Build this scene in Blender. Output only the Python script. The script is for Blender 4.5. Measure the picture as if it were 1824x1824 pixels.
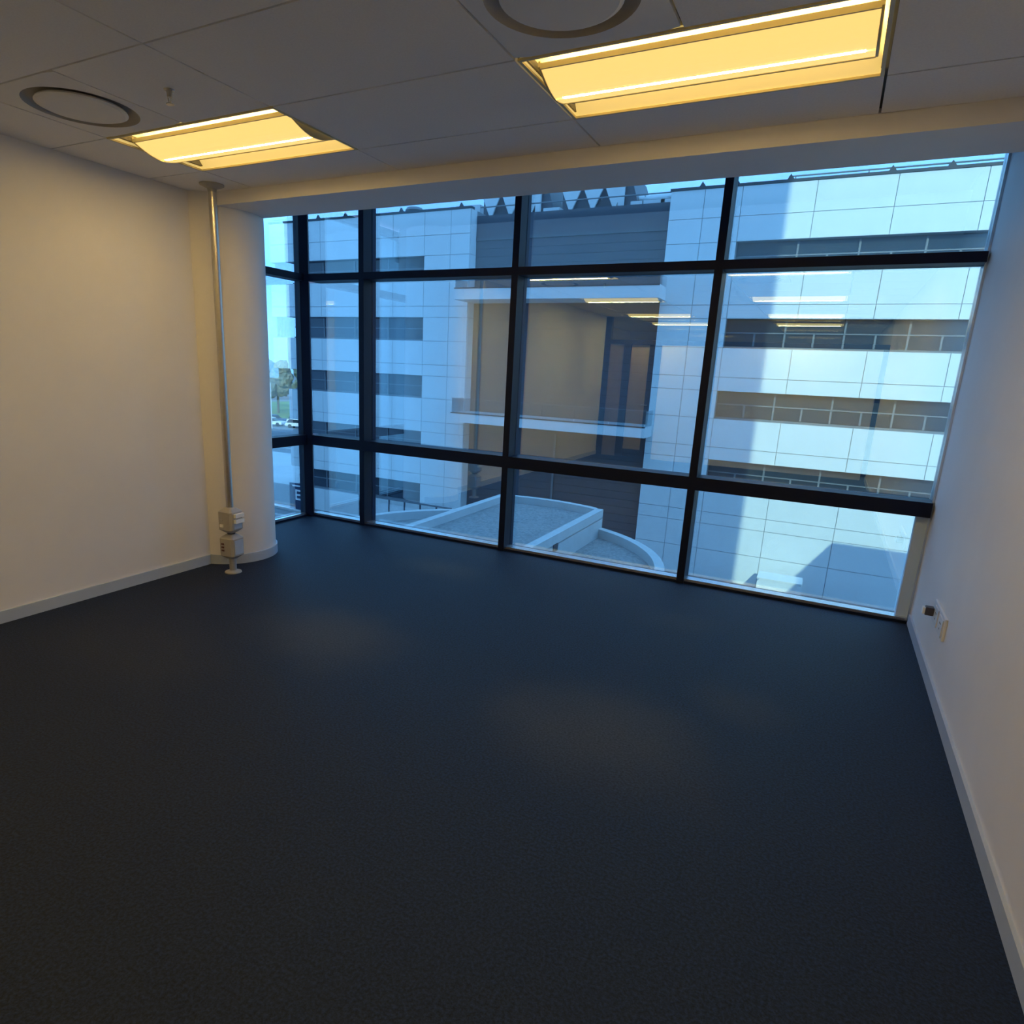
import bpy, bmesh, math, random
from mathutils import Matrix, Vector, noise as mnoise

for o in list(bpy.data.objects):
    bpy.data.objects.remove(o, do_unlink=True)
SC = bpy.context.scene
COL = SC.collection
random.seed(4)

# ------------------------------------------------------------------ camera
cam_d = bpy.data.cameras.new('camera')
cam = bpy.data.objects.new('camera', cam_d)
COL.objects.link(cam)
R_ = Vector((0.88326, 0.46688, 0.04321)); U_ = Vector((-0.15361, 0.20106, 0.96746)); F_ = Vector((-0.443, 0.86116, -0.2493))
M = Matrix((R_, U_, -F_)).transposed().to_4x4()
M.translation = Vector((0.42214, -5.13613, 1.59099))
cam.matrix_world = M
cam_d.sensor_width = 36.0
cam_d.lens = 1152.372 / 1824.0 * 36.0
cam_d.shift_x = (912 - 862.593) / 1824.0
cam_d.shift_y = (955.482 - 912) / 1824.0
cam_d.clip_start = 0.05
cam_d.clip_end = 1000
SC.camera = cam

# ------------------------------------------------------------------ exposure
SC.view_settings.view_transform = 'Standard'
SC.view_settings.look = 'None'
SC.view_settings.exposure = 0.0
SC.view_settings.gamma = 1.0
SC.view_settings.use_curve_mapping = False

# ------------------------------------------------------------------ sky
SKY_STRENGTH = 3.1
SKYX = 0.0
world = bpy.data.worlds.new('sky'); SC.world = world
world.use_nodes = True
wn = world.node_tree; wn.nodes.clear()
w_out = wn.nodes.new('ShaderNodeOutputWorld')
w_bg = wn.nodes.new('ShaderNodeBackground'); w_bg.inputs['Strength'].default_value = SKY_STRENGTH
w_tc = wn.nodes.new('ShaderNodeTexCoord')
w_map = wn.nodes.new('ShaderNodeMapping'); w_map.inputs['Scale'].default_value = (1.0, 1.0, 2.2); w_map.inputs['Location'].default_value = (SKYX, 0, 0)
w_no = wn.nodes.new('ShaderNodeTexNoise'); w_no.inputs['Scale'].default_value = 2.6; w_no.inputs['Detail'].default_value = 6; w_no.inputs['Roughness'].default_value = .55
w_cr = wn.nodes.new('ShaderNodeValToRGB')
w_cr.color_ramp.elements[0].position = .40; w_cr.color_ramp.elements[0].color = (.34, .45, 1.0, 1)
w_cr.color_ramp.elements[1].position = .66; w_cr.color_ramp.elements[1].color = (.64, .76, 1.12, 1)
wn.links.new(w_tc.outputs['Generated'], w_map.inputs['Vector'])
wn.links.new(w_map.outputs[0], w_no.inputs['Vector'])
wn.links.new(w_no.outputs['Fac'], w_cr.inputs['Fac'])
wn.links.new(w_cr.outputs['Color'], w_bg.inputs['Color'])
wn.links.new(w_bg.outputs[0], w_out.inputs[0])

# ------------------------------------------------------------------ sun (behind our building, from the right)
SUN_DIR = Vector((-0.35, 1.0, -0.505)).normalized()
sun_d = bpy.data.lights.new('sun', 'SUN')
sun_d.energy = 7.4; sun_d.color = (1.0, .62, .45); sun_d.angle = math.radians(.53)
sun = bpy.data.objects.new('sun', sun_d); COL.objects.link(sun)
sun.rotation_euler = SUN_DIR.to_track_quat('-Z', 'Y').to_euler()

LAMP_SLOT = 178.0      # radiance of the bright slot of each ceiling light
LAMP_BASKET = 1.0

# ------------------------------------------------------------------ materials
MATS = {}
def mat(name, col, rough=.6, metal=0., var=0., vscale=8., bump=0., bscale=200., spec=.5, emit=None, estr=0.):
    if name in MATS: return MATS[name]
    m = bpy.data.materials.new(name); m.use_nodes = True
    nt = m.node_tree; b = nt.nodes['Principled BSDF']
    b.inputs['Base Color'].default_value = (*col, 1)
    b.inputs['Roughness'].default_value = rough
    b.inputs['Metallic'].default_value = metal
    b.inputs['Specular IOR Level'].default_value = spec
    tc = nt.nodes.new('ShaderNodeTexCoord')
    if var > 0:
        n = nt.nodes.new('ShaderNodeTexNoise'); n.inputs['Scale'].default_value = vscale; n.inputs['Detail'].default_value = 5
        r = nt.nodes.new('ShaderNodeValToRGB')
        r.color_ramp.elements[0].position = .3; r.color_ramp.elements[1].position = .7
        r.color_ramp.elements[0].color = (*[c * (1 - var) for c in col], 1)
        r.color_ramp.elements[1].color = (*[min(1, c * (1 + var)) for c in col], 1)
        nt.links.new(tc.outputs['Object'], n.inputs['Vector']); nt.links.new(n.outputs['Fac'], r.inputs['Fac'])
        nt.links.new(r.outputs['Color'], b.inputs['Base Color'])
    if bump > 0:
        n2 = nt.nodes.new('ShaderNodeTexNoise'); n2.inputs['Scale'].default_value = bscale; n2.inputs['Detail'].default_value = 3
        bp = nt.nodes.new('ShaderNodeBump'); bp.inputs['Strength'].default_value = bump; bp.inputs['Distance'].default_value = .004
        nt.links.new(tc.outputs['Object'], n2.inputs['Vector']); nt.links.new(n2.outputs['Fac'], bp.inputs['Height'])
        nt.links.new(bp.outputs[0], b.inputs['Normal'])
    if emit:
        b.inputs['Emission Color'].default_value = (*emit, 1); b.inputs['Emission Strength'].default_value = estr
    MATS[name] = m
    return m

def glass_mat(name, tint, f0, gloss=(1, 1, 1), clear=1.0):
    """pane: tinted see-through plus a mirror part by Schlick's law on either face"""
    if name in MATS: return MATS[name]
    m = bpy.data.materials.new(name); m.use_nodes = True
    nt = m.node_tree; nt.nodes.clear()
    out = nt.nodes.new('ShaderNodeOutputMaterial'); mix = nt.nodes.new('ShaderNodeMixShader')
    tr = nt.nodes.new('ShaderNodeBsdfTransparent'); tr.inputs['Color'].default_value = (*tint, 1)
    gl = nt.nodes.new('ShaderNodeBsdfGlossy'); gl.inputs['Roughness'].default_value = 0.0; gl.inputs['Color'].default_value = (*gloss, 1)
    geo = nt.nodes.new('ShaderNodeNewGeometry')
    dot = nt.nodes.new('ShaderNodeVectorMath'); dot.operation = 'DOT_PRODUCT'
    nt.links.new(geo.outputs['Normal'], dot.inputs[0]); nt.links.new(geo.outputs['Incoming'], dot.inputs[1])
    def mth(op, a, b=None):
        n = nt.nodes.new('ShaderNodeMath'); n.operation = op
        for i, v in enumerate((a, b)):
            if v is None: continue
            if isinstance(v, (int, float)): n.inputs[i].default_value = v
            else: nt.links.new(v, n.inputs[i])
        return n.outputs[0]
    ab = mth('ABSOLUTE', dot.outputs['Value'])
    om = mth('SUBTRACT', 1.0, ab)
    p5 = mth('POWER', om, 5.0)
    fr = mth('ADD', mth('MULTIPLY', p5, 1 - f0), f0)
    nt.links.new(fr, mix.inputs[0]); nt.links.new(tr.outputs[0], mix.inputs[1]); nt.links.new(gl.outputs[0], mix.inputs[2])
    nt.links.new(mix.outputs[0], out.inputs[0])
    MATS[name] = m
    return m

def carpet_mat():
    m = bpy.data.materials.new('carpet'); m.use_nodes = True
    nt = m.node_tree; b = nt.nodes['Principled BSDF']; L = nt.links.new
    tc = nt.nodes.new('ShaderNodeTexCoord')
    n1 = nt.nodes.new('ShaderNodeTexNoise'); n1.inputs['Scale'].default_value = 95; n1.inputs['Detail'].default_value = 5; n1.inputs['Roughness'].default_value = .75
    r1 = nt.nodes.new('ShaderNodeValToRGB')
    r1.color_ramp.elements[0].position = .40; r1.color_ramp.elements[0].color = (.0015, .004, .012, 1)
    r1.color_ramp.elements[1].position = .64; r1.color_ramp.elements[1].color = (.013, .030, .080, 1)
    L(tc.outputs['Object'], n1.inputs['Vector']); L(n1.outputs['Fac'], r1.inputs['Fac'])
    # lighter, greyer patches: pools of lamp light painted into the pile colour
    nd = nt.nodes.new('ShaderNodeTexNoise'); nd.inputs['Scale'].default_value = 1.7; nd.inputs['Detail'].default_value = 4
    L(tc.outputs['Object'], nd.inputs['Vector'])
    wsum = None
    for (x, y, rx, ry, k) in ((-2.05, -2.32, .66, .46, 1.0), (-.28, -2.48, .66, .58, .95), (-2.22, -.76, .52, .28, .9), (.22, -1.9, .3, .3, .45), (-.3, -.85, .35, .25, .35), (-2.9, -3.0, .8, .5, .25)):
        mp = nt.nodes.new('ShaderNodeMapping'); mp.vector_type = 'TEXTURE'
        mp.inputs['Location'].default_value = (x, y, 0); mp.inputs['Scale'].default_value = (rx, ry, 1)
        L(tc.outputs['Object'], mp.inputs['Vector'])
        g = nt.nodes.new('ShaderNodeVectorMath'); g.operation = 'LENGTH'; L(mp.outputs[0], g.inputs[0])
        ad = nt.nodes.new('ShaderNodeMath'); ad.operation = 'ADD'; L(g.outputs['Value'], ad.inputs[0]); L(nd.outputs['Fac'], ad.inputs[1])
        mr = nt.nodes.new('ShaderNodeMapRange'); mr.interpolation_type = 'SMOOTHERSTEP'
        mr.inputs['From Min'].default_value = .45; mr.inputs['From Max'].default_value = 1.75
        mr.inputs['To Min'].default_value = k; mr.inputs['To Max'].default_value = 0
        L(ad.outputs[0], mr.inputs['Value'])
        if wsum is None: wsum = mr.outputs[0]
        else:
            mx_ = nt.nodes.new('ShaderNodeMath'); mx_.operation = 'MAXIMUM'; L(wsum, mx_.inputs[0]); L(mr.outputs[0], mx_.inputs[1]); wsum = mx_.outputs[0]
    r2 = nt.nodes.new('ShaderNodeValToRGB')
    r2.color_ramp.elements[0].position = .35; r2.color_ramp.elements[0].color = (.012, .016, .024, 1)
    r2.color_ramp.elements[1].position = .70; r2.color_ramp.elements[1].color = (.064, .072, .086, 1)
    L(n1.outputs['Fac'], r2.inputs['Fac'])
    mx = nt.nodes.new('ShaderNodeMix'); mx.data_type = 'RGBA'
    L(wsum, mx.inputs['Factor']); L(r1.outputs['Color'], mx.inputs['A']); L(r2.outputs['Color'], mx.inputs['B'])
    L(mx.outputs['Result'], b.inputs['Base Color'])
    b.inputs['Roughness'].default_value = .6; b.inputs['Specular IOR Level'].default_value = .30
    bp = nt.nodes.new('ShaderNodeBump'); bp.inputs['Strength'].default_value = .6; bp.inputs['Distance'].default_value = .006
    L(n1.outputs['Fac'], bp.inputs['Height']); L(bp.outputs[0], b.inputs['Normal'])
    MATS['carpet'] = m
    return m

WALL = mat('wall_paint', (.80, .785, .79), .55, var=.02, vscale=3, bump=.05, bscale=350)
TILE = mat('ceiling_tile', (.88, .87, .89), .8, var=.03, vscale=120, bump=.15, bscale=240)
GRID = mat('ceiling_grid', (.16, .155, .15), .6)
SKIRT = mat('skirting_paint', (.46, .53, .64), .4, var=.03)
DARK = mat('dark_mullion_metal', (.004, .009, .030), .5, metal=.0, spec=.22, var=.1, vscale=6)
ALU = mat('sill_aluminium', (.62, .68, .74), .25, metal=.85, var=.05)
GLASS = glass_mat('blue_tinted_glass', (.60, .945, 1.0), .34)
CLEAR = glass_mat('clear_glass', (.92, .95, .95), .05)
BAL = glass_mat('balustrade_glass', (.72, .80, .83), .06)
FACADE = mat('white_cladding', (.80, .81, .80), .5, var=.02, vscale=1.2)
JOINT = mat('joint_backing', (.30, .32, .34), .8)
FDARK = mat('dark_cladding', (.088, .085, .105), .45, var=.08, vscale=2.)
FDARK2 = mat('dark_cladding_backing', (.02, .022, .03), .7)
FGLASS = mat('facade_window_glass', (.035, .05, .07), .08, spec=.6, var=.15, vscale=.4)
FFRAME = mat('facade_window_frame', (.19, .20, .22), .45)
SLAB = mat('balcony_concrete', (.80, .81, .81), .6, var=.03, vscale=2)
GRAVEL = None
CONC = mat('parapet_concrete', (.56, .58, .58), .75, var=.07, vscale=3, bump=.2, bscale=30)
BLACKM = mat('dark_coping', (.03, .04, .055), .5)
ASPH = mat('asphalt', (.20, .205, .215), .9, var=.15, vscale=.3)
KERB = mat('kerb_concrete', (.52, .53, .53), .8, var=.08)
STEEL = mat('brushed_aluminium', (.52, .50, .47), .32, metal=.9, var=.05, vscale=30)
PLAST = mat('grey_plastic', (.38, .37, .36), .45, var=.03)
WHITEP = mat('white_plastic', (.90, .89, .86), .4, var=.02)
DKPLAST = mat('dark_plastic', (.06, .055, .065), .45, var=.05)

# ------------------------------------------------------------------ mesh helpers
def mesh_obj(name, verts, faces, m, parent=None, smooth=False):
    me = bpy.data.meshes.new(name); me.from_pydata(verts, [], faces); me.update()
    if smooth:
        for p in me.polygons: p.use_smooth = True
    me.materials.append(m)
    o = bpy.data.objects.new(name, me); COL.objects.link(o)
    if parent is not None: o.parent = parent
    return o

class MB:
    def __init__(s): s.v = []; s.f = []
    def box(s, x0, x1, y0, y1, z0, z1):
        n = len(s.v)
        s.v += [(x0, y0, z0), (x1, y0, z0), (x1, y1, z0), (x0, y1, z0), (x0, y0, z1), (x1, y0, z1), (x1, y1, z1), (x0, y1, z1)]
        s.f += [tuple(n + i for i in q) for q in ((0, 3, 2, 1), (4, 5, 6, 7), (0, 1, 5, 4), (1, 2, 6, 5), (2, 3, 7, 6), (3, 0, 4, 7))]
        return s
    def prism(s, pts, z0, z1):
        n = len(s.v); k = len(pts)
        a = sum(pts[i][0] * pts[(i + 1) % k][1] - pts[(i + 1) % k][0] * pts[i][1] for i in range(k))
        if a < 0: pts = pts[::-1]
        s.v += [(x, y, z0) for x, y in pts] + [(x, y, z1) for x, y in pts]
        s.f.append(tuple(n + i for i in reversed(range(k)))); s.f.append(tuple(n + k + i for i in range(k)))
        for i in range(k):
            j = (i + 1) % k; s.f.append((n + i, n + j, n + k + j, n + k + i))
        return s
    def xzprism(s, pts, y0, y1):
        n = len(s.v); k = len(pts)
        a = sum(pts[i][0] * pts[(i + 1) % k][1] - pts[(i + 1) % k][0] * pts[i][1] for i in range(k))
        if a < 0: pts = pts[::-1]
        s.v += [(x, y0, z) for x, z in pts] + [(x, y1, z) for x, z in pts]
        s.f.append(tuple(n + i for i in range(k))); s.f.append(tuple(n + k + i for i in reversed(range(k))))
        for i in range(k):
            j = (i + 1) % k; s.f.append((n + j, n + i, n + k + i, n + k + j))
        return s
    def lathe(s, prof, cx=0, cy=0, seg=32, a0=0., a1=2 * math.pi):
        full = abs(a1 - a0 - 2 * math.pi) < 1e-6
        n = len(s.v); k = len(prof); cols = seg if full else seg + 1
        for i in range(cols):
            a = a0 + (a1 - a0) * i / seg
            for r, z in prof: s.v.append((cx + r * math.cos(a), cy + r * math.sin(a), z))
        for i in range(seg):
            j = (i + 1) % cols
            for q in range(k - 1):
                s.f.append((n + i * k + q, n + j * k + q, n + j * k + q + 1, n + i * k + q + 1))
        return s
    def tube(s, p, q, r, seg=10):
        p, q = Vector(p), Vector(q); d = (q - p).normalized()
        a = d.orthogonal().normalized(); b = d.cross(a); n = len(s.v)
        for c in (p, q):
            for i in range(seg):
                t = 2 * math.pi * i / seg; s.v.append(tuple(c + a * (r * math.cos(t)) + b * (r * math.sin(t))))
        for i in range(seg):
            j = (i + 1) % seg; s.f.append((n + i, n + j, n + seg + j, n + seg + i))
        s.f.append(tuple(n + i for i in reversed(range(seg)))); s.f.append(tuple(n + seg + i for i in range(seg)))
        return s
    def build(s, name, m, parent=None, smooth=False): return mesh_obj(name, s.v, s.f, m, parent, smooth)

def box(name, x0, x1, y0, y1, z0, z1, m, parent=None, bevel=0):
    o = MB().box(x0, x1, y0, y1, z0, z1).build(name, m, parent)
    if bevel:
        bm = bmesh.new(); bm.from_mesh(o.data)
        bmesh.ops.bevel(bm, geom=list(bm.edges), offset=bevel, segments=2, affect='EDGES', profile=.5)
        bm.to_mesh(o.data); bm.free()
    return o
def empty(name, loc=(0, 0, 0)):
    o = bpy.data.objects.new(name, None); COL.objects.link(o); o.location = loc; o.empty_display_size = .1
    return o
def tag(o, label, cat, group=None):
    o['label'] = label; o['category'] = cat
    if group: o['group'] = group
    return o
def struct(o, label=None, cat=None):
    o['kind'] = 'structure'
    if label: o['label'] = label
    if cat: o['category'] = cat
    return o
def off(lst, o):  # shift vertices so that children of an empty keep world coordinates
    return lst

# ================================================================== THE ROOM
ZC = 2.7085; XR = 1.134; YB = -1.647; ZBK = 2.623; YS = -1.23; YG = 0.13; XG = -4.35
YBACK = -7.62; YCOR = -12.0
def xl(y): return -3.765
# floor
fl = MB()
fl.box(-4.48, 1.30, -12.1, .02, -.25, 0)
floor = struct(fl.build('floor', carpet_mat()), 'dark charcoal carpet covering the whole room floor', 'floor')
# walls
struct(MB().prism([(xl(-1.73), -1.73), (xl(YBACK), YBACK), (-4.48, YBACK), (-4.48, -1.73)], 0, 3.15).build('wall_left', WALL),
       'cream painted wall running along the left side', 'wall')
struct(box('wall_right', XR, 1.32, -12.1, .30, -.25, 3.15, WALL), 'pale painted wall on the right with a power outlet', 'wall')
struct(box('wall_corridor', -4.62, -4.5, -12.1, YBACK, -.25, 3.15, WALL), 'plain wall of the passage behind the glazed partition', 'wall')
struct(box('wall_back', -4.6, 1.32, -12.2, YCOR, -.25, 3.15, WALL), 'far end wall of the passage behind the room', 'wall')
# column
colm = MB().lathe([(.34, 0), (.34, 3.09)], -3.87, -1.42, 64)
struct(colm.build('column', WALL, smooth=True), 'round cream column in the corner beside the window', 'column')
# bulkhead above the window
bk = MB().box(-4.25, XR, YB, YS, ZBK, 3.10)
struct(bk.build('bulkhead', WALL), 'painted bulkhead dropped below the ceiling along the window', 'bulkhead')
# skirting boards
SKH = .075
yA, yB_ = -1.756, YBACK
struct(MB().prism([(xl(yA), yA), (xl(yA) + .014, yA), (xl(yB_) + .014, yB_), (xl(yB_), yB_)], 0, SKH).build('baseboard_left', SKIRT),
       'grey skirting board along the left wall', 'baseboard')
struct(box('baseboard_right', XR - .014, XR, YBACK, 0.0, 0, SKH, SKIRT), 'grey skirting board along the right wall', 'baseboard')
struct(MB().lathe([(.341, 0), (.353, 0), (.353, SKH), (.341, SKH)], -3.87, -1.42, 48, -1.35, 1.2).build('baseboard_column', SKIRT, smooth=False),
       'curved grey skirting around the foot of the round column', 'baseboard')

# ---- ceiling: soffit with single tiles laid in a grid
GX = [xl(-3) + .0, -3.243, -2.045, -.812, .412, XR]
GY = [YB, -2.035, -2.655, -3.29]
while GY[-1] > -11.5: GY.append(GY[-1] - .618)
ceiling = struct(box('ceiling', -4.6, 1.32, -12.1, YB, ZC + .12, 3.15, GRID), 'suspended tile ceiling with recessed lights', 'ceiling')
LROWS = [1, 5, 9, 12]   # rows of the grid that carry lights
GAP = .005
LIGHTS = []
def tile(x0, x1, y0, y1, z=ZC, hole=None):
    box('ceiling_tile', x0 + GAP, x1 - GAP, y0 + GAP, y1 - GAP, z, z + .018, TILE, ceiling)
for r in range(len(GY) - 1):
    y1, y0 = GY[r], GY[r + 1]
    for c in range(len(GX) - 1):
        x0, x1 = GX[c], GX[c + 1]
        if y1 < YBACK and c == 0: x0 = -4.5
        elif c == 0: x0 = min(xl(y0), xl(y1)) - .0
        if r in LROWS and c in (1, 3):
            LIGHTS.append((x0, x1, y0, y1, r, c)); continue
        if r == 2 and c in (1, 3):
            xm = x0 + .61
            tile(xm, x1, y0, y1)          # the 0.6 m tile at x0..xm is the air diffuser plate itself
            continue
        tile(x0, x1, y0, y1)
# grid bars above the joints
gb = MB()
for y in GY[1:]: gb.box(-4.45, XR, y - .02, y + .02, ZC + .019, ZC + .05)
for x in GX[1:-1]: gb.box(x - .02, x + .02, -11.9, YB, ZC + .020, ZC + .05)
gb.build('grid_bar', GRID, ceiling)

# ---- ceiling lights
REFL = mat('light_reflector', (.86, .82, .70), .5, var=.02, emit=(1.0, .70, .20), estr=.50)
BASK = mat('light_diffuser', (.55, .45, .25), .5, var=.05, vscale=40, emit=(1.0, .66, .19), estr=LAMP_BASKET * 1.05)
SLOT = mat('light_slot', (.9, .85, .7), .5, emit=(1.0, .66, .225), estr=LAMP_SLOT)
TUBE = mat('light_tube', (.9, .85, .7), .5, emit=(1.0, .70, .24), estr=1.15)
LRIM = mat('light_rim', (.62, .55, .34), .45)
def make_light():
    root = empty('ceiling_light')
    L, W = .606, .307    # half sizes, local origin at the centre on the ceiling plane
    H = .10
    # housing tray (open below)
    h = MB()
    h.v += [(-L, -W, 0), (L, -W, 0), (L, W, 0), (-L, W, 0), (-L + .03, -W + .09, H), (L - .03, -W + .09, H), (L - .03, W - .09, H), (-L + .03, W - .09, H)]
    h.f += [(4, 7, 6, 5), (0, 4, 5, 1), (1, 5, 6, 2), (2, 6, 7, 3), (3, 7, 4, 0)]
    h.build('reflector_tray', REFL, root)
    t = MB()
    for (a, b, c, d) in ((-L, L, -W, -W + .012), (-L, L, W - .012, W), (-L, -L + .012, -W, W), (L - .012, L, -W, W)):
        t.box(a, b, c, d, -.003, .006)
    t.build('frame', LRIM, root)
    # curved perforated basket in two halves with a slot between
    LB = L - .035
    for sgn in (-1, 1):
        b = MB(); n = 7
        for i in range(n + 1):
            s = i / n
            y = sgn * (.175 - s * (.175 - .008)); z = .022 - .050 * math.sin(s * math.pi / 2)
            b.v += [(-LB, y, z), (LB, y, z), (-LB, y, z + .004), (LB, y, z + .004)]
        for i in range(n):
            q = i * 4
            b.f += [(q, q + 1, q + 5, q + 4), (q + 2, q + 6, q + 7, q + 3)]
        q = n * 4
        b.f += [(0, 2, 3, 1), (q, q + 1, q + 3, q + 2)]
        b.build('basket', BASK, root, smooth=False)
        box('basket_lip', -LB, LB, sgn * .175 - .004, sgn * .175 + .004, .014, .034, LRIM, root)
    box('slot_lens', -LB + .03, LB - .03, -.008, .008, -.0285, -.0265, SLOT, root)
    for s in (-1, 1):
        e = MB(); pts = []
        for i in range(13):
            y = -.18 + .36 * i / 12; pts.append((y, .020 - .052 * math.cos(y / .18 * math.pi / 2)))
        pts = pts + [(.18, .04), (-.18, .04)]
        k = len(pts); x0 = s * LB; x1 = s * (LB + .008)
        e.v += [(x0, y, z) for y, z in pts] + [(x1, y, z) for y, z in pts]
        e.f += [tuple(range(k)), tuple(range(2 * k - 1, k - 1, -1))] + [(i, (i + 1) % k, k + (i + 1) % k, k + i) for i in range(k)]
        e.build('end_plate', LRIM, root)
    for s in (-1, 1):
        MB().tube((-LB + .02, s * .10, .055), (LB - .02, s * .10, .055), .013, 8).build('tube', TUBE, root)
    return root
def copy_tree(o, parent=None):
    c = o.copy(); COL.objects.link(c)
    if parent is not None: c.parent = parent
    for ch in list(o.children): copy_tree(ch, c)
    return c
proto = None
rown = {1: 'nearest the window bulkhead', 5: 'in the second row from the window', 9: 'in the third row from the window', 12: 'in the passage behind the room'}
for (x0, x1, y0, y1, r, c) in LIGHTS:
    o = proto if proto is None else copy_tree(proto)
    if o is None: o = proto = make_light()
    o.location = ((x0 + x1) / 2, (y0 + y1) / 2, ZC)
    if r == 1:
        lab = ('glowing yellow recessed ceiling light above the left wall corner and power pole' if c == 1 else
               'glowing yellow recessed ceiling light nearest the right wall, largest in view')
    else:
        lab = 'recessed yellow ceiling light %s, %s column' % (rown[r], 'left' if c == 1 else 'right')
    tag(o, lab, 'ceiling light', 'recessed fluorescent ceiling lights')

# ---- air diffusers
DSH = mat('diffuser_plate', (.82, .81, .82), .6, var=.02)
DSHADE = mat('diffuser_shade', (.10, .095, .085), .7)
DRING = mat('diffuser_ring', (.50, .48, .46), .7)  # darker than the plate: shading of the recess put into the ring colour
def diffuser(x0, y0, y1, label):
    root = empty('air_diffuser', (x0 + .305, (y0 + y1) / 2, ZC))
    hx, hy = .305 - GAP, (y1 - y0) / 2 - GAP
    # square plate with a round opening
    p = MB(); n = 48
    for i in range(n):
        a = 2 * math.pi * i / n; ca, sa = math.cos(a), math.sin(a)
        k = min(hx / max(abs(ca), 1e-9), hy / max(abs(sa), 1e-9))
        for z in (0, .014): p.v += [(k * ca, k * sa, z), (.245 * ca, .245 * sa, z)]
    for i in range(n):
        j = (i + 1) % n; a, b = i * 4, j * 4
        p.f += [(a, a + 1, b + 1, b), (a + 2, b + 2, b + 3, a + 3), (a + 1, a + 3, b + 3, b + 1), (a, b, b + 2, a + 2)]
    p.build('plate', DSH, root)
    MB().lathe([(.245, .0), (.243, .018), (.195, .030), (0.001, .032)], 0, 0, 48).build('throat', DRING, root, smooth=True)
    MB().lathe([(.242, .010), (.197, .022), (.195, .026), (.240, .015)], 0, 0, 24, -1.25, .22).build('shade_arc', DSHADE, root)  # dark arc on one side only, painted shade of the recess
    MB().lathe([(.001, -.008), (.18, -.006), (.195, .0), (.19, .008), (.001, .008)], 0, 0, 48).build('disc', DSH, root, smooth=False)
    return tag(root, label, 'air vent', 'round ceiling air diffusers')
diffuser(GX[1], GY[3], GY[2], 'round ceiling air diffuser beside the left wall and left light')
diffuser(GX[3], GY[3], GY[2], 'round ceiling air diffuser at the top edge beside the right light')

# ---- sprinkler
sp = empty('sprinkler_head', (-2.33, -2.965, ZC))
MB().lathe([(.001, -.004), (.020, -.004), (.023, 0), (.001, .0)], 0, 0, 20).build('rose', STEEL, sp)
MB().lathe([(.001, -.03), (.010, -.03), (.012, -.004), (.001, -.004)], 0, 0, 14).build('body', STEEL, sp)
a = MB()
for s in (-1, 1): a.tube((s * .011, 0, -.028), (s * .004, 0, -.055), .0025, 6)
a.build('yoke', STEEL, sp)
MB().lathe([(.001, -.058), (.016, -.058), (.016, -.054), (.001, -.054)], 0, 0, 16).build('deflector', STEEL, sp)
tag(sp, 'small metal sprinkler head hanging from the ceiling beside the left light', 'sprinkler')

# ---- power pole
PX, PY = -3.452, -1.80
pp = empty('power_pole', (PX, PY, 0))
MB().lathe([(.001, 0), (.062, 0), (.060, .008), (.030, .016), (.026, .02), (.026, .125), (.001, .125)], 0, 0, 28).build('foot', PLAST, pp, smooth=False)
MB().lathe([(.0265, .49), (.0265, ZC - .02)], 0, 0, 28).build('pole', STEEL, pp, smooth=True)
MB().lathe([(.001, ZC - .001), (.078, ZC - .001), (.078, ZC - .008), (.030, ZC - .028), (.0265, ZC - .05)], 0, 0, 32).build('ceiling_flange', PLAST, pp, smooth=False)
def sock_box(z0, z1, upper):
    # square prism turned 45 degrees towards the room with tapered ends
    r0, r1 = .036, .084; th = .030
    ang = math.radians(-40)
    vs = []; prof = [(r0, z0), (r1, z0 + th), (r1, z1 - th), (r0, z1)]
    cs = .86
    for r, z in prof:
        for k in range(4):
            a = ang + math.pi / 2 * k
            for da in (-.13, .13): vs.append((r * math.cos(a + da), r * math.sin(a + da), z))
    fs = [tuple(reversed(range(8))), tuple(range(24, 32))]
    for l in range(3):
        for i in range(8):
            j = (i + 1) % 8; fs.append((l * 8 + i, l * 8 + j, l * 8 + 8 + j, l * 8 + 8 + i))
    b = mesh_obj('socket_box', vs, fs, PLAST, pp)
    # faces between corners at ang -90 .. : outward normals at ang + 45 + 90k
    def plate(k, u0, u1, za, zb, out, m, nm):
        nrm = ang + math.pi / 4 + math.pi / 2 * k
        n_ = Vector((math.cos(nrm), math.sin(nrm), 0)); t_ = Vector((-math.sin(nrm), math.cos(nrm), 0))
        d = r1 * math.cos(math.pi / 4 - .13)
        P = []
        for dd in (d - .004, d + out):
            for (u, z) in ((u0, za), (u1, za), (u1, zb), (u0, zb)): P.append(tuple(n_ * dd + t_ * u + Vector((0, 0, z))))
        mesh_obj(nm, P, [(3, 2, 1, 0), (4, 5, 6, 7), (0, 1, 5, 4), (1, 2, 6, 5), (2, 3, 7, 6), (3, 0, 4, 7)], m, b)
    zc = (z0 + z1) / 2
    if upper:
        # right-hand face (towards +x): two white outlets and a grey blank
        plate(0, -.036, .050, zc + .028, zc + .056, .022, WHITEP, 'outlet')
        plate(0, -.036, .050, zc - .014, zc + .014, .022, WHITEP, 'outlet')
        plate(0, -.036, .040, zc - .060, zc - .022, .004, SKIRT, 'blank_plate')
        plate(3, -.034, -.006, zc - .046, zc - .026, .010, WHITEP, 'outlet')
        for q in (.0, .022, .044): plate(3, -.036, -.010, zc + q, zc + q + .010, .004, PLAST, 'outlet_slot')
    else:
        plate(0, -.040, .046, zc - .055, zc + .055, .003, SKIRT, 'blank_plate')
        RED = mat('dark_red_plastic', (.12, .045, .035), .5)
        for q in (-.03, -.005, .02): plate(3, -.036, -.012, zc + q, zc + q + .012, .004, RED, 'data_port')
sock_box(.315, .510, True)
sock_box(.112, .305, False)
MB().lathe([(.030, .30), (.030, .32)], 0, 0, 20).build('neck', DKPLAST, pp, smooth=True)
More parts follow.
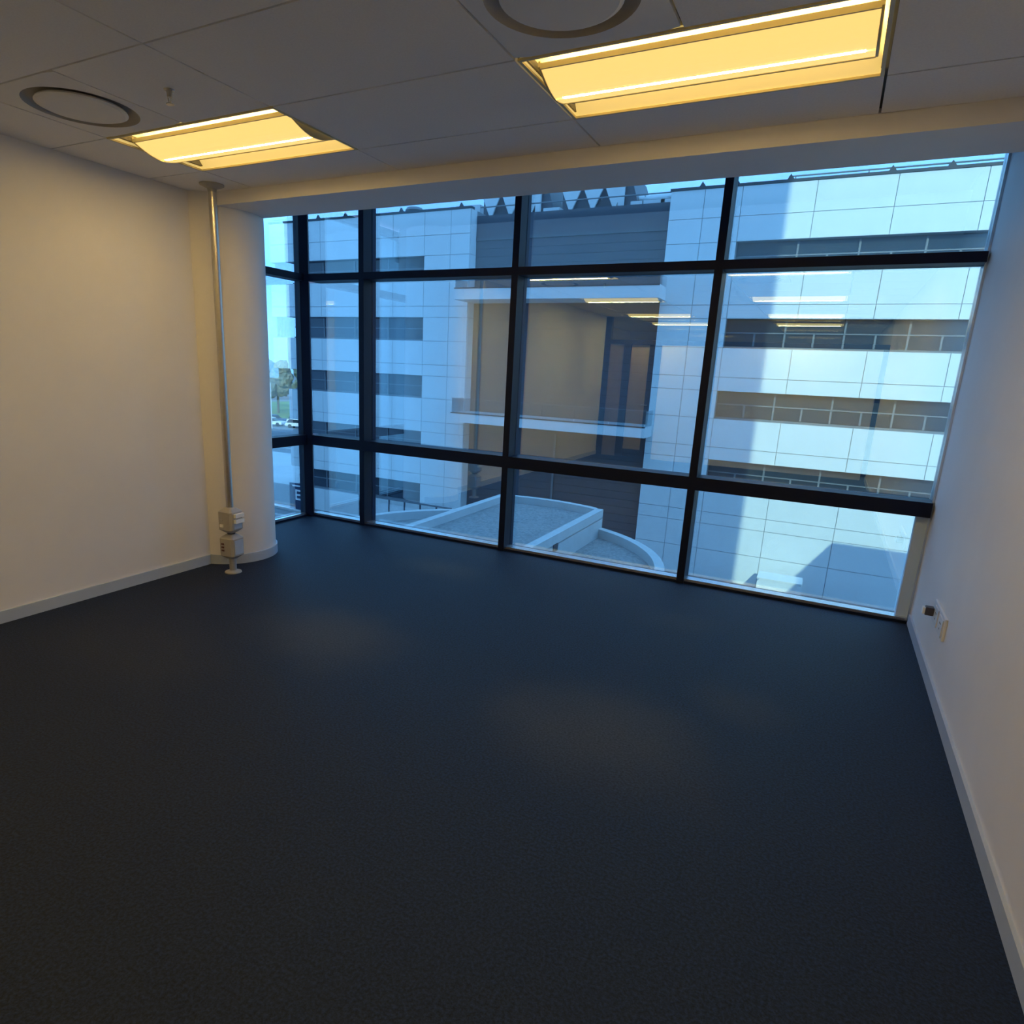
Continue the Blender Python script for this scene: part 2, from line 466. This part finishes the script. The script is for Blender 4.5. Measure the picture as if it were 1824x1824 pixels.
tag(pp, 'aluminium floor-to-ceiling power pole with two grey socket boxes beside the column', 'power pole')

# ---- wall outlet on the right wall
wo = empty('wall_outlet', (XR, -1.0, .37))
OUTP = mat('outlet_plastic', (.72, .73, .76), .45)
box('back_plate', -.014, 0, -.19, .20, -.062, .062, OUTP, wo, .004)
for yy in (-.11, .06):
    f = box('outlet_face', -.020, -.015, yy - .062, yy + .062, -.048, .048, OUTP, wo)
    for (dy, dz) in ((-.012, .014), (.012, .014), (0, -.016)):
        box('pin_hole', -.0208, -.0195, yy + dy - .004, yy + dy + .004, dz - .005, dz + .005, DKPLAST, f)
pl = box('plug', -.062, -.020, .115, .160, -.022, .026, DKPLAST, wo, .004)
box('plug_cap', -.074, -.062, .120, .155, -.016, .020, WHITEP, pl)
tag(wo, 'white double outlet plate with dark plug on the right wall', 'outlet')

# ---- glazed partition with door at the back of the room
part = struct(empty('wall_partition', (0, YBACK, 0)), 'dark framed glazed partition at the back of the room', 'partition')
PFR = mat('partition_frame', (.03, .026, .03), .45, var=.05)
PPAN = mat('partition_panel', (.30, .25, .25), .6, var=.05)
DOORM = mat('door_leaf', (.42, .34, .27), .5, var=.08, vscale=3)
def pfr(x0, x1, z0, z1, d=.05): box('frame_bar', x0, x1, -.10, -.10 + d * 2, z0, z1, PFR, part)
xs0 = xl(YBACK)
pfr(xs0, xs0 + .12, 0, ZC); pfr(-3.36, -3.22, 0, 2.20); pfr(-2.74, -2.62, 0, 2.20)
pfr(xs0 + .12, XR, 2.20, 2.28); pfr(XR - .08, XR, 0, 2.20)
box('side_panel', xs0 + .12, -3.36, -.06, -.02, 0, 2.20, PPAN, part)
pb = box('solid_panel', -2.62, XR - .08, -.07, -.01, 0, 2.20, WALL, part)
box('clerestory_pane', xs0 + .12, XR, -.05, -.042, 2.28, ZC, CLEAR, part)
door = struct(empty('door_1', (-3.22, YBACK, 0)), 'brown door in a dark frame at the back of the room', 'door')
dl = box('door_leaf', .005, .475, -.08, -.035, .01, 2.195, DOORM, door)
box('door_stile', .36, .475, -.085, -.030, .01, 2.195, PFR, door)
box('door_kick', .005, .475, -.087, -.028, .01, .16, PFR, door)
hd = MB().tube((.41, -.028, 1.05), (.41, .02, 1.05), .010, 8).tube((.41, .02, 1.05), (.30, .02, 1.05), .009, 8)
hd.build('door_handle', STEEL, door)

# ================================================================== THE WINDOWS
win = struct(empty('window_1', (0, 0, 0)), 'dark framed floor-to-ceiling blue glazing across the front', 'window')
MX = [-4.3221, -3.6305, -2.0466, -.4382]
MW = .029; ZTOP = 3.09; YI = 0.0
ZU0, ZU1, ZL0, ZL1 = 2.355, 2.418, .760, .860
for x in MX[1:]:
    box('mullion', x - MW, x + MW, YI, YG + .06, 0, ZTOP, DARK, win)
# corner post, turned
MB().prism([(-4.36, -.03), (-4.272, 0.0), (-4.385, YG + .01), (-4.455, YG + .01), (-4.455, 0.0)], 0, ZTOP).build('corner_post', DARK, win)
box('jamb', XR - .014, XR, YI + .06, YG + .06, 0, ZTOP, ALU, win)
ED = [MX[0] + .035] + [v for x in MX[1:] for v in (x - MW, x + MW)] + [XR - .014]
bays = [(ED[i], ED[i + 1]) for i in range(0, len(ED), 2)]
for i, (a, b) in enumerate(bays):
    a = a if i else -4.30
    box('transom', a, b, YI, YG + .06, ZU0, ZU1, DARK, win)
    box('transom', a, b, YI, YG + .06, ZL0, ZL1, DARK, win)
    box('head_rail', a, b, YI, YG + .06, ZTOP - .06, ZTOP, DARK, win)
    box('bottom_rail', a, b, YI + .012, YG + .06, 0.0, .018, DARK, win)
    box('sill_strip', a, b, YI + .03, YG - .012, .018, .034, ALU, win)
    for (z0, z1) in ((.018, ZL0), (ZL1, ZU0), (ZU1, ZTOP - .06)):
        # bead round each pane
        pn = box('pane', a if i else -4.383, b, YG - .006, YG + .006, z0, z1, GLASS, win)
box('jamb_strip', XR - .085, XR - .014, YI + .06, YG - .008, .034, ZL0, mat('jamb_glare', (.50, .64, .80), .4), win)  # pale blue glare over the strip put into its colour
win2 = struct(empty('window_2', (0, 0, 0)), 'narrow side glazing returning at the left corner behind the column', 'window')
ya, yb = -1.72, -.012
XI = MX[0]
for (z0, z1) in ((ZU0, ZU1), (ZL0, ZL1), (ZTOP - .06, ZTOP)):
    box('transom', XG - .10, XI, ya, yb, z0, z1, DARK, win2)
box('bottom_rail', XG - .10, XI - .012, ya, yb, 0, .018, DARK, win2)
box('sill_strip', XG - .04, XI - .03 + .0, ya, yb, .018, .034, ALU, win2)
for (z0, z1) in ((.018, ZL0), (ZL1, ZU0), (ZU1, ZTOP - .06)):
    box('pane', XG - .062, XG - .050, ya, yb, z0, z1, GLASS, win2)
box('jamb', XG - .10, XI, ya - .05, ya, 0, ZTOP, DARK, win2)

# ================================================================== OUR OWN BUILDING (outside the room)
OWN = mat('own_facade', (.55, .56, .57), .6, var=.05, vscale=.6)
GZ = -9.05
struct(box('wall_exterior_upper', -4.50, 7.93, -14, .22, 3.15, 31, OWN), 'upper storeys of the building above the room', 'building')
struct(box('wall_exterior_lower', -4.50, 7.93, -14, .22, GZ, -.25, OWN), 'lower storeys of the building below the room', 'building')
struct(box('wall_exterior_right', 1.32, 7.93, -14, .22, -.25, 3.15, OWN), 'neighbouring rooms of the building to the right', 'building')
struct(box('wall_exterior_left', -48, -4.64, -14, -1.78, GZ, 31, OWN), 'wing of the building behind the left wall', 'building')
struct(box('wall_exterior_rear', -4.64, 7.93, -14, -12.2, -.25, 3.15, OWN), 'rear of the building behind the passage', 'building')
struct(box('wall_corner', -4.64, -3.80, -1.95, -1.73, -.25, 3.15, WALL), 'wall stub between the round column and side glazing', 'wall')

# ================================================================== OUTSIDE
D = 31.0
bld = empty('office_block', (0, 0, GZ))
tag(bld, 'white panelled office block with dark window bands across the courtyard', 'building')
def P(o): o.parent = bld; o.matrix_parent_inverse = Matrix.Translation((0, 0, -GZ)); return o
def bbox_(name, *a, m=FACADE, par=None):
    o = box(name, *a, m)
    if par is None: P(o)
    else:
        o.parent = par
    return o
TB = [8.23, 4.62, 1.05, -2.52, -6.0]; BH = 1.42
JT = [9.38, 5.28, 1.75, -1.85, -5.35]
ZR = 10.72
JG = .013
def panels(xs, zrows):
    for i in range(len(xs) - 1):
        for (z0, z1) in zrows:
            bbox_('cladding_panel', xs[i] + JG, xs[i + 1] - JG, D, D + .05, z0 + JG, z1 - JG)
def sp_rows(nb, zbot):
    rows = []; top = ZR
    for k in range(nb):
        rows.append((JT[k], top)); rows.append((TB[k], JT[k])); top = TB[k] - BH
    return rows, top
def window_band(x0, x1, zt, mxs, half, first_plain=None):
    zb = zt - BH
    w = bbox_('window_band', x0, x1, D + .46, D + 12, zb, zt, m=FDARK2)
    edges = [x0] + [m_ for m_ in mxs if x0 < m_ < x1] + [x1]
    ztr = zb + .76
    for i in range(len(edges) - 1):
        a, b = edges[i], edges[i + 1]
        box('pane', a + .04, b - .04, D + .41, D + .46, ztr + .03, zt - .05, FGLASS, w)
        mid = [a, (a + b) / 2, b] if half else [a, b]
        for j in range(len(mid) - 1):
            box('pane', mid[j] + .04, mid[j + 1] - .04, D + .41, D + .46, zb + .12, ztr - .03, FGLASS, w)
        if half: box('mullion', (a + b) / 2 - .045, (a + b) / 2 + .045, D + .37, D + .46, zb + .12, ztr - .03, FFRAME, w)
    for e in edges[1:-1]: box('mullion', e - .045, e + .045, D + .36, D + .46, zb, zt - .04, FFRAME, w)
    box('transom', x0, x1, D + .365, D + .46, ztr - .03, ztr + .03, FFRAME, w)
    box('sill', x0, x1, D + .30, D + .46, zb, zb + .10, FFRAME, w)
    for o in w.children: o.matrix_parent_inverse = Matrix.Identity(4)
    for o in w.children:
        o.parent = w
    return w
# --- right wing
XE = 27.3
RX = [-8.40, -6.72, -4.95, -1.69, 1.52, 4.77, 8.0, 11.2, 14.4, 17.65, 20.9, 24.1, XE]
rows, top = sp_rows(4, GZ)
low = [(JT[4], top), (TB[4], JT[4]), (TB[4] - BH, TB[4]), (GZ, TB[4] - BH)]
panels(RX, rows + low)
panels(RX[:3], [(t - BH, t) for t in TB[:4]])
zt = ZR
for k in range(4):
    bbox_('wall_core', -8.40, XE, D + .05, D + 14, TB[k], zt, m=JOINT); zt = TB[k] - BH
bbox_('wall_core', -8.40, XE, D + .05, D + 14, GZ, zt, m=JOINT)
for k in range(4):
    bbox_('wall_core', -8.40, -4.95, D + .05, D + 14, TB[k] - BH, TB[k], m=JOINT)
    window_band(-4.95, XE, TB[k], [-2.16 + 2.61 * q for q in range(12)], True)
# --- left wing
LX = [-34.72, -31.5, -28.3, -25.55, -23.2, -21.33, -20.0]
rows, top = sp_rows(5, GZ)
panels(LX, rows + [(GZ, top)])
panels(LX[4:], [(t - BH, t) for t in TB])
zt = ZR
for k in range(5):
    bbox_('wall_core', -34.72, -20.0, D + .05, D + 14, TB[k], zt, m=JOINT); zt = TB[k] - BH
bbox_('wall_core', -34.72, -20.0, D + .05, D + 14, GZ, zt, m=JOINT)
for k in range(5):
    bbox_('wall_core', -23.2, -20.0, D + .05, D + 14, TB[k] - BH, TB[k], m=JOINT)
    window_band(-34.3, -23.2, TB[k], [-31.6, -28.9, -26.15], False)
# side face of the left wing towards the recess
for (z0, z1) in [(GZ, -6), (-6, -2.5), (-2.5, 1.05), (1.05, 4.62), (4.62, 8.23), (8.23, ZR)]:
    bbox_('cladding_panel', -20.0, -19.97, D + .06, D + .72, z0 + JG, z1 - JG)
# --- recessed dark middle with horizontal cladding strips
bbox_('recess_core', -19.97, -8.40, D + .76, D + 14, GZ, 10.42, m=FDARK2)
z = GZ + .02; st = .452
sm = None
while z + st < 9.1:
    if sm is None:
        o = bbox_('cladding_strip', -19.96, -8.41, D + .71, D + .76, z, z + st - .016, m=FDARK); sm = o; z_first = z
    else:
        o = sm.copy(); COL.objects.link(o); o.parent = bld; o.matrix_parent_inverse = sm.matrix_parent_inverse.copy(); o.location = (0, 0, z - z_first)
    z += st
bbox_('ledge_strip', -19.96, -8.41, D + .66, D + .76, z, z + .16, m=mat('ledge_metal', (.12, .125, .14), .5))
bbox_('cladding_strip', -19.96, -8.41, D + .70, D + .76, z + .17, 10.42, m=FDARK)
bbox_('drain_pipe', -14.05, -13.93, D + .60, D + .70, GZ, -2.0, m=FFRAME)
# --- balcony slabs
def slab(z0, z1, nm, rail):
    s = MB().box(-20.1, -8.12, D - 1.5, D - .02, z0, z1).box(-19.96, -8.41, D - .02, D + .70, z0, z1)
    o = P(s.build(nm, SLAB)) if False else s.build(nm, SLAB)
    P(o)
    zb = z1 + rail
    n = 6; xs = [-20.05 + (11.88) * i / n for i in range(n + 1)]
    for i in range(n):
        box('balustrade_pane', xs[i] + .02, xs[i + 1] - .02, D - 1.47, D - 1.45, z1, zb, BAL, o)
    for xx in (-20.06, -8.16): box('balustrade_pane', xx, xx + .02, D - 1.45, D - .05, z1, zb, BAL, o)
    box('hand_rail', -20.08, -8.13, D - 1.475, D - 1.445, zb, zb + .025, FFRAME, o)
    box('drip_edge', -20.1, -8.12, D - 1.52, D - 1.5, z1 - .05, z1 + .012, BLACKM, o)
    return o
slab(5.50, 6.14, 'canopy_slab', .50)
slab(-1.58, -1.0, 'balcony_slab', .84)
# --- copings and roof edge rails
bbox_('coping', -8.44, XE + .04, D - .04, D + .40, ZR, ZR + .12, m=BLACKM)
bbox_('coping', -34.76, -19.96, D - .04, D + .40, ZR, ZR + .12, m=BLACKM)
bbox_('coping', -34.76, -34.36, D + .40, D + 14, ZR, ZR + .12, m=BLACKM)
def roof_rail(x0, x1, z, y, step):
    m_ = MB().tube((x0, y, z), (x1, y, z), .035, 6)
    x = x0 + .3
    while x < x1:
        m_.tube((x, y, ZR + .1), (x, y, z), .025, 5); x += step
    P(m_.build('roof_rail', FFRAME))
roof_rail(-3.0, XE - .2, ZR + .30, D + .25, 3.0)
roof_rail(-19.9, -8.45, 10.95, D + 1.0, 2.4)
for x in (-31.7, -29.4, -25.0, -20.7, -6.9, -5.3, -2.9, 1.2, 3.4):
    P(MB().xzprism([(x - .14, ZR + .12), (x + .18, ZR + .12), (x, ZR + .36)], D + .02, D + .14).build('coping_clip', BLACKM))
# --- rooftop plant screens: white tapering plates in front of dark enclosures
def screen(x0, apex, post):
    # enclosure
    e = MB().xzprism([(x0 - .2, 10.42), (post + 1.0, 10.42), (post + .75, 11.25), (post + .25, 12.6), (x0 - .2, 12.6)], D + 2.3, D + 6)
    o = e.build('plant_enclosure', FDARK); P(o)
    for a in apex:
        MB().xzprism([(a - .10, 10.7), (a + .10, 10.7), (a + .63, 11.85), (a - .63, 11.85)], D + 2.0, D + 2.1).build('screen_plate', FACADE, o)
    box('screen_post', post - .16, post + .16, D + 1.95, D + 2.1, 10.42, 12.6, FACADE, o)
    for a in apex: box('screen_foot', a - .16, a + .16, D + 1.9, D + 2.2, 10.42, 10.62, SLAB, o)
screen(-20.2, [-19.75, -18.42, -17.1], -16.62)
screen(-15.0, [-14.58, -13.26, -12.0], -11.62)
DUCT = mat('rooftop_duct', (.72, .76, .76), .35, metal=.4, var=.05)
P(MB().tube((-10.9, D + 3, 11.22), (-8.5, D + 3, 11.28), .16, 10).build('roof_duct', DUCT))
for (x, w) in ((-15.6, .5), (-10.6, .35), (-9.7, .6), (-9.0, .3)):
    bbox_('roof_unit', x - w, x + w, D + 1.6, D + 2.6, 10.42, 10.80, m=SLAB)
bbox_('roof_unit', -16.2, -15.35, D + 4.5, D + 6, 10.42, 11.5, m=FACADE)
bbox_('roof_unit', -23.4, -21.6, D + 4, D + 7, ZR, 11.9, m=FACADE)
P(MB().lathe([(.42, ZR), (.42, 11.25), (.62, 11.32), (.5, 11.48), (.01, 11.55)], -25.3, D + 2, 18).build('roof_vent', FFRAME))

# --- railing in front of the left wing
rl = empty('terrace_railing', (-23.5, D - 1.0, GZ))
for i in range(6):
    x = -4.0 + i * 1.25
    box('rail_post', x - .04, x + .04, -.04, .04, 0, 1.95, BLACKM, rl)
    if i < 5: box('infill_panel', x + .05, x + 1.20, -.015, .015, .55, 1.55, SLAB, rl)
box('top_rail', -4.1, 3.4, -.05, .05, 1.86, 1.95, FFRAME, rl)
tag(rl, 'low railing with pale infill panels in front of the office block', 'railing')

# --- sign with letter E beside the office block corner
sg = empty('sign_board', (-32.05, D - 2.2, GZ))
NAVY = mat('sign_navy', (.02, .03, .08), .5)
box('board', -.70, .70, -.06, .06, .45, 2.30, NAVY, sg)
SWH = mat('sign_white', (.85, .86, .87), .5)
e = MB().box(-.14, -.02, -.075, -.06, 1.12, 1.87)
for q in (1.12, 1.435, 1.75): e.box(-.02, .36, -.075, -.06, q, q + .12)
e.build('letter', SWH, sg)
box('stripe', -.40, .30, -.075, -.06, 2.08, 2.18, SWH, sg)
tag(sg, 'dark sign with a white letter E standing by the office block', 'sign')

# --- round gravel roof with raised middle strip
def gravel_mat():
    m = mat('gravel', (.30, .32, .33), .95, bump=1.0, bscale=14)
    nt = m.node_tree; b = nt.nodes['Principled BSDF']
    tc = nt.nodes.new('ShaderNodeTexCoord'); v = nt.nodes.new('ShaderNodeTexVoronoi'); v.inputs['Scale'].default_value = 16
    r = nt.nodes.new('ShaderNodeValToRGB')
    r.color_ramp.elements[0].color = (.17, .18, .19, 1); r.color_ramp.elements[1].color = (.36, .38, .38, 1)
    nt.links.new(tc.outputs['Object'], v.inputs['Vector']); nt.links.new(v.outputs['Color'], r.inputs['Fac']); nt.links.new(r.outputs['Color'], b.inputs['Base Color'])
    return m
GRAVEL = gravel_mat()
CX, CY, RR = -8.45, 11.6, 5.55
ZLO, ZHI = -3.65, -3.0
dr = empty('drum_roof', (CX, CY, GZ))
def DP(o): o.parent = dr; o.matrix_parent_inverse = Matrix.Translation((-CX, -CY, -GZ)); return o
DP(MB().lathe([(.01, GZ), (RR, GZ), (RR, ZLO - .35), (.01, ZLO - .35)], CX, CY, 72).build('drum_wall', CONC))
DP(MB().lathe([(.01, ZLO - .34), (RR - .25, ZLO - .34), (RR - .25, ZLO - .30), (.01, ZLO - .30)], CX, CY, 72).build('gravel_bed', GRAVEL))
DP(MB().lathe([(RR, ZLO - .36), (RR, ZLO), (RR - .28, ZLO), (RR - .28, ZLO - .36)], CX, CY, 72).build('curved_parapet', CONC))
XA, XB = -10.28, -6.13
def arc(r, x0, x1, n=14):
    return [(x0 + (x1 - x0) * i / n, CY + math.sqrt(r * r - (x0 + (x1 - x0) * i / n - CX) ** 2)) for i in range(n + 1)]
YN = 1.2
RO = RR + .05
blk = MB().prism([(XA, YN)] + arc(RO, XA, XB) + [(XB, YN)], ZLO - .5, ZHI - .30)
DP(blk.build('raised_block', CONC))
DP(MB().prism([(XA + .2, YN + .2)] + arc(RO - .2, XA + .2, XB - .2) + [(XB - .2, YN + .2)], ZHI - .30, ZHI - .25).build('gravel_bed', GRAVEL))
WP = .26
pr = MB().box(XA, XA + WP, YN, arc(RO, XA, XB)[0][1], ZHI - .32, ZHI)
DP(pr.build('parapet', CONC))
DP(MB().box(XB - WP, XB, YN, arc(RO, XA, XB)[-1][1], ZHI - .32, ZHI).build('parapet', CONC))
ao, ai = arc(RO, XA + WP, XB - WP), arc(RO - WP, XA + WP, XB - WP)
far = MB()
for i in range(len(ao) - 1): far.prism([ao[i], ao[i + 1], ai[i + 1], ai[i]], ZHI - .32, ZHI)
DP(far.build('parapet', CONC))
DP(MB().box(XB, XB + .03, 12.0, 12.35, -3.5, -3.28).build('overflow_spout', BLACKM))
tag(dr, 'round gravel-covered roof with a raised parapet strip below the window', 'roof')

# --- low annex to the right of our building (its shadow falls on the facade)
an = empty('annex_block', (10.1, 10.2, GZ))
box('annex_wall', -4.04, 4.0, -9.7, 7.8, 0, 9.45, OWN, an)
box('annex_coping', -4.04, 4.0, -9.7, 7.8, 9.45, 9.55, BLACKM, an)
tag(an, 'low flat-roofed annex outside to the right of the window', 'building')

# --- ground
struct(box('ground', -400, 300, .3, 500, GZ - .5, GZ, ASPH), 'grey asphalt ground between the buildings', 'ground')
LAWN = mat('grass', (.16, .26, .07), .95, var=.25, vscale=.5, bump=.5, bscale=8)
struct(box('lawn', -130, -45, 84, 130, GZ, GZ + .05, LAWN), 'strip of green grass beyond the car park', 'ground')
PAVE = mat('pale_paving', (.55, .56, .55), .9, var=.1, vscale=.5)
struct(box('forecourt', -62, -37, 37, 52, GZ, GZ + .06, PAVE), 'pale paved forecourt beyond the office block corner', 'ground')
def kerb(p, q, lab):
    p, q = Vector((*p, 0)), Vector((*q, 0)); n = (q - p).normalized().cross(Vector((0, 0, 1))) * .14
    o = MB().prism([tuple((p + n)[:2]), tuple((q + n)[:2]), tuple((q - n)[:2]), tuple((p - n)[:2])], GZ, GZ + .14).build('kerb', KERB)
    tag(o, lab, 'kerb', 'kerbs by the road')
kerb((-45, 31.5), (-30, 33.0 - 4), 'long pale kerb crossing below the sign board')
kerb((-42, 26.5), (-24, 29.0), 'pale kerb curving towards the railing')
kerb((-75, 56), (-40, 54), 'pale kerb behind the forecourt')

# --- parked cars
TYRE = mat('tyre', (.02, .02, .02), .8); CGL = mat('car_glass', (.02, .03, .04), .1)
def car(x, y, rz, colr, nm, lab, suv=False):
    root = empty('parked_car', (x, y, GZ)); root.rotation_euler = (0, 0, rz)
    pm = mat('car_paint_' + nm, colr, .25, spec=.6)
    hgt = 1.0 if suv else .86
    body = [(-2.1, .35), (2.1, .35), (2.15, .62), (2.0, .82), (1.1, hgt), (-1.95, hgt), (-2.15, .6)]
    MB().xzprism(body, -.85, .85).build('body', pm, root)
    cab = [(-1.9, hgt), (1.05, hgt), (.35, hgt + .5), (-1.45, hgt + .55)]
    c = MB().xzprism(cab, -.72, .72).build('cabin', CGL, root)
    MB().xzprism([(-1.5, hgt + .5), (.4, hgt + .45), (.3, hgt + .56), (-1.4, hgt + .60)], -.70, .70).build('car_roof', pm, root)
    for sx in (-1.3, 1.35):
        for sy in (-.86, .70):
            MB().tube((sx, sy, .33), (sx, sy + .16, .33), .33, 14).build('wheel', TYRE, root)
    tag(root, lab, 'car', 'cars in the car park')
car(-82.0, 75.5, .35, (.82, .84, .85), 'white', 'white parked car nearest the column in the far car park')
car(-76.6, 76.2, .35, (.75, .78, .80), 'silver', 'silver parked car beside the office block edge')
car(-80.5, 80.5, .3, (.80, .82, .82), 'pale', 'pale parked car behind the two nearest cars', True)
car(-85.5, 79.5, .3, (.05, .10, .22), 'navy', 'dark blue parked car at the back of the car park')
vn = car  # keep helper name short
def van():
    root = empty('parked_van', (-.55, 29.6, GZ - .0)); 
    MB().xzprism([(-1.0, .3), (1.0, .3), (1.0, .95), (.85, 1.05), (-.9, 1.05), (-1.0, .9)], -.6, .6).build('cargo_box', mat('crate_white', (.8, .82, .82), .5), root)
    box('lid', -1.03, 1.03, -.63, .63, 1.05, 1.12, WHITEP, root)
    box('end_panel', .80, 1.06, -.62, .62, .25, 1.0, WHITEP, root)
    for sx in (-.7, .7):
        for sy in (-.5, .5): MB().tube((sx, sy - .06, .15), (sx, sy + .06, .15), .15, 10).build('wheel', TYRE, root)
    root.name = 'waste_container'
    tag(root, 'pale wheeled container on the ground below the right pane', 'container')
van()

# --- street lamp and small red sign
lp = empty('street_lamp', (-78.5, 72, GZ))
LPM = mat('lamp_post_paint', (.7, .72, .72), .5)
MB().tube((0, 0, 0), (0, 0, 7.2), .11, 8).build('post', LPM, lp)
MB().tube((0, 0, 7.2), (-1.2, 0, 7.5), .07, 6).build('arm', LPM, lp)
box('lamp_head', -1.7, -1.0, -.15, .15, 7.45, 7.6, LPM, lp)
tag(lp, 'pale street lamp in front of the far trees', 'street lamp')
rs = empty('road_sign', (-74.5, 74.5, GZ))
MB().tube((0, 0, 0), (0, 0, 2.2), .06, 8).build('post', LPM, rs)
box('sign_face', -.55, .55, -.09, -.03, 1.5, 2.9, mat('sign_red', (.6, .05, .04), .5), rs)
box('sign_corner', .1, .5, -.11, -.09, 2.35, 2.8, SWH, rs)
tag(rs, 'small red and white sign on a post by the car park', 'sign')

# --- far trees
BARK = mat('bark', (.16, .13, .10), .9, var=.2)
def leafm(n, c): return mat('foliage_' + n, c, .9, var=.45, vscale=1.2, bump=1., bscale=3)
LV = [leafm('grey_green', (.17, .19, .16)), leafm('olive', (.19, .20, .15)), leafm('deep_green', (.10, .13, .10))]
def tree(x, y, h, r, k, lab):
    root = empty('tree', (x, y, GZ))
    MB().lathe([(.28, 0), (.2, h * .45), (.08, h * .8)], 0, 0, 8).build('trunk', BARK, root)
    bm = bmesh.new(); rnd = random.Random(int(x * 7 + y))
    for i in range(11):
        a = rnd.uniform(0, 6.28); rr = r * rnd.uniform(.0, .62); zz = h * rnd.uniform(.42, .86); s = r * rnd.uniform(.36, .58)
        bmesh.ops.create_icosphere(bm, subdivisions=3, radius=s, matrix=Matrix.Translation((rr * math.cos(a), rr * math.sin(a), zz)))
    for v in bm.verts:
        v.co += v.normal * (mnoise.noise(v.co * 1.3 + Vector((x, y, 0))) * .55 + mnoise.noise(v.co * 4.0) * .25)
    me = bpy.data.meshes.new('crown'); bm.to_mesh(me); bm.free(); me.materials.append(LV[k])
    o = bpy.data.objects.new('crown', me); COL.objects.link(o); o.parent = root
    tag(root, lab, 'tree', 'trees beyond the car park')
tree(-101, 96, 12.0, 4.0, 0, 'tall grey-green tree nearest the column beyond the car park')
tree(-91.5, 95, 10.6, 4.0, 1, 'olive tree in the middle of the far tree row')
tree(-82, 96, 10.8, 4.0, 0, 'grey-green tree beside the office block edge')
tree(-97, 106, 9.8, 4.0, 2, 'dark green tree behind the grey-green trees')
tree(-111, 101, 11.5, 4.0, 2, 'dark tree at the left end of the far tree row')
tree(-87, 106, 10.0, 4.0, 2, 'dark tree behind the olive tree')
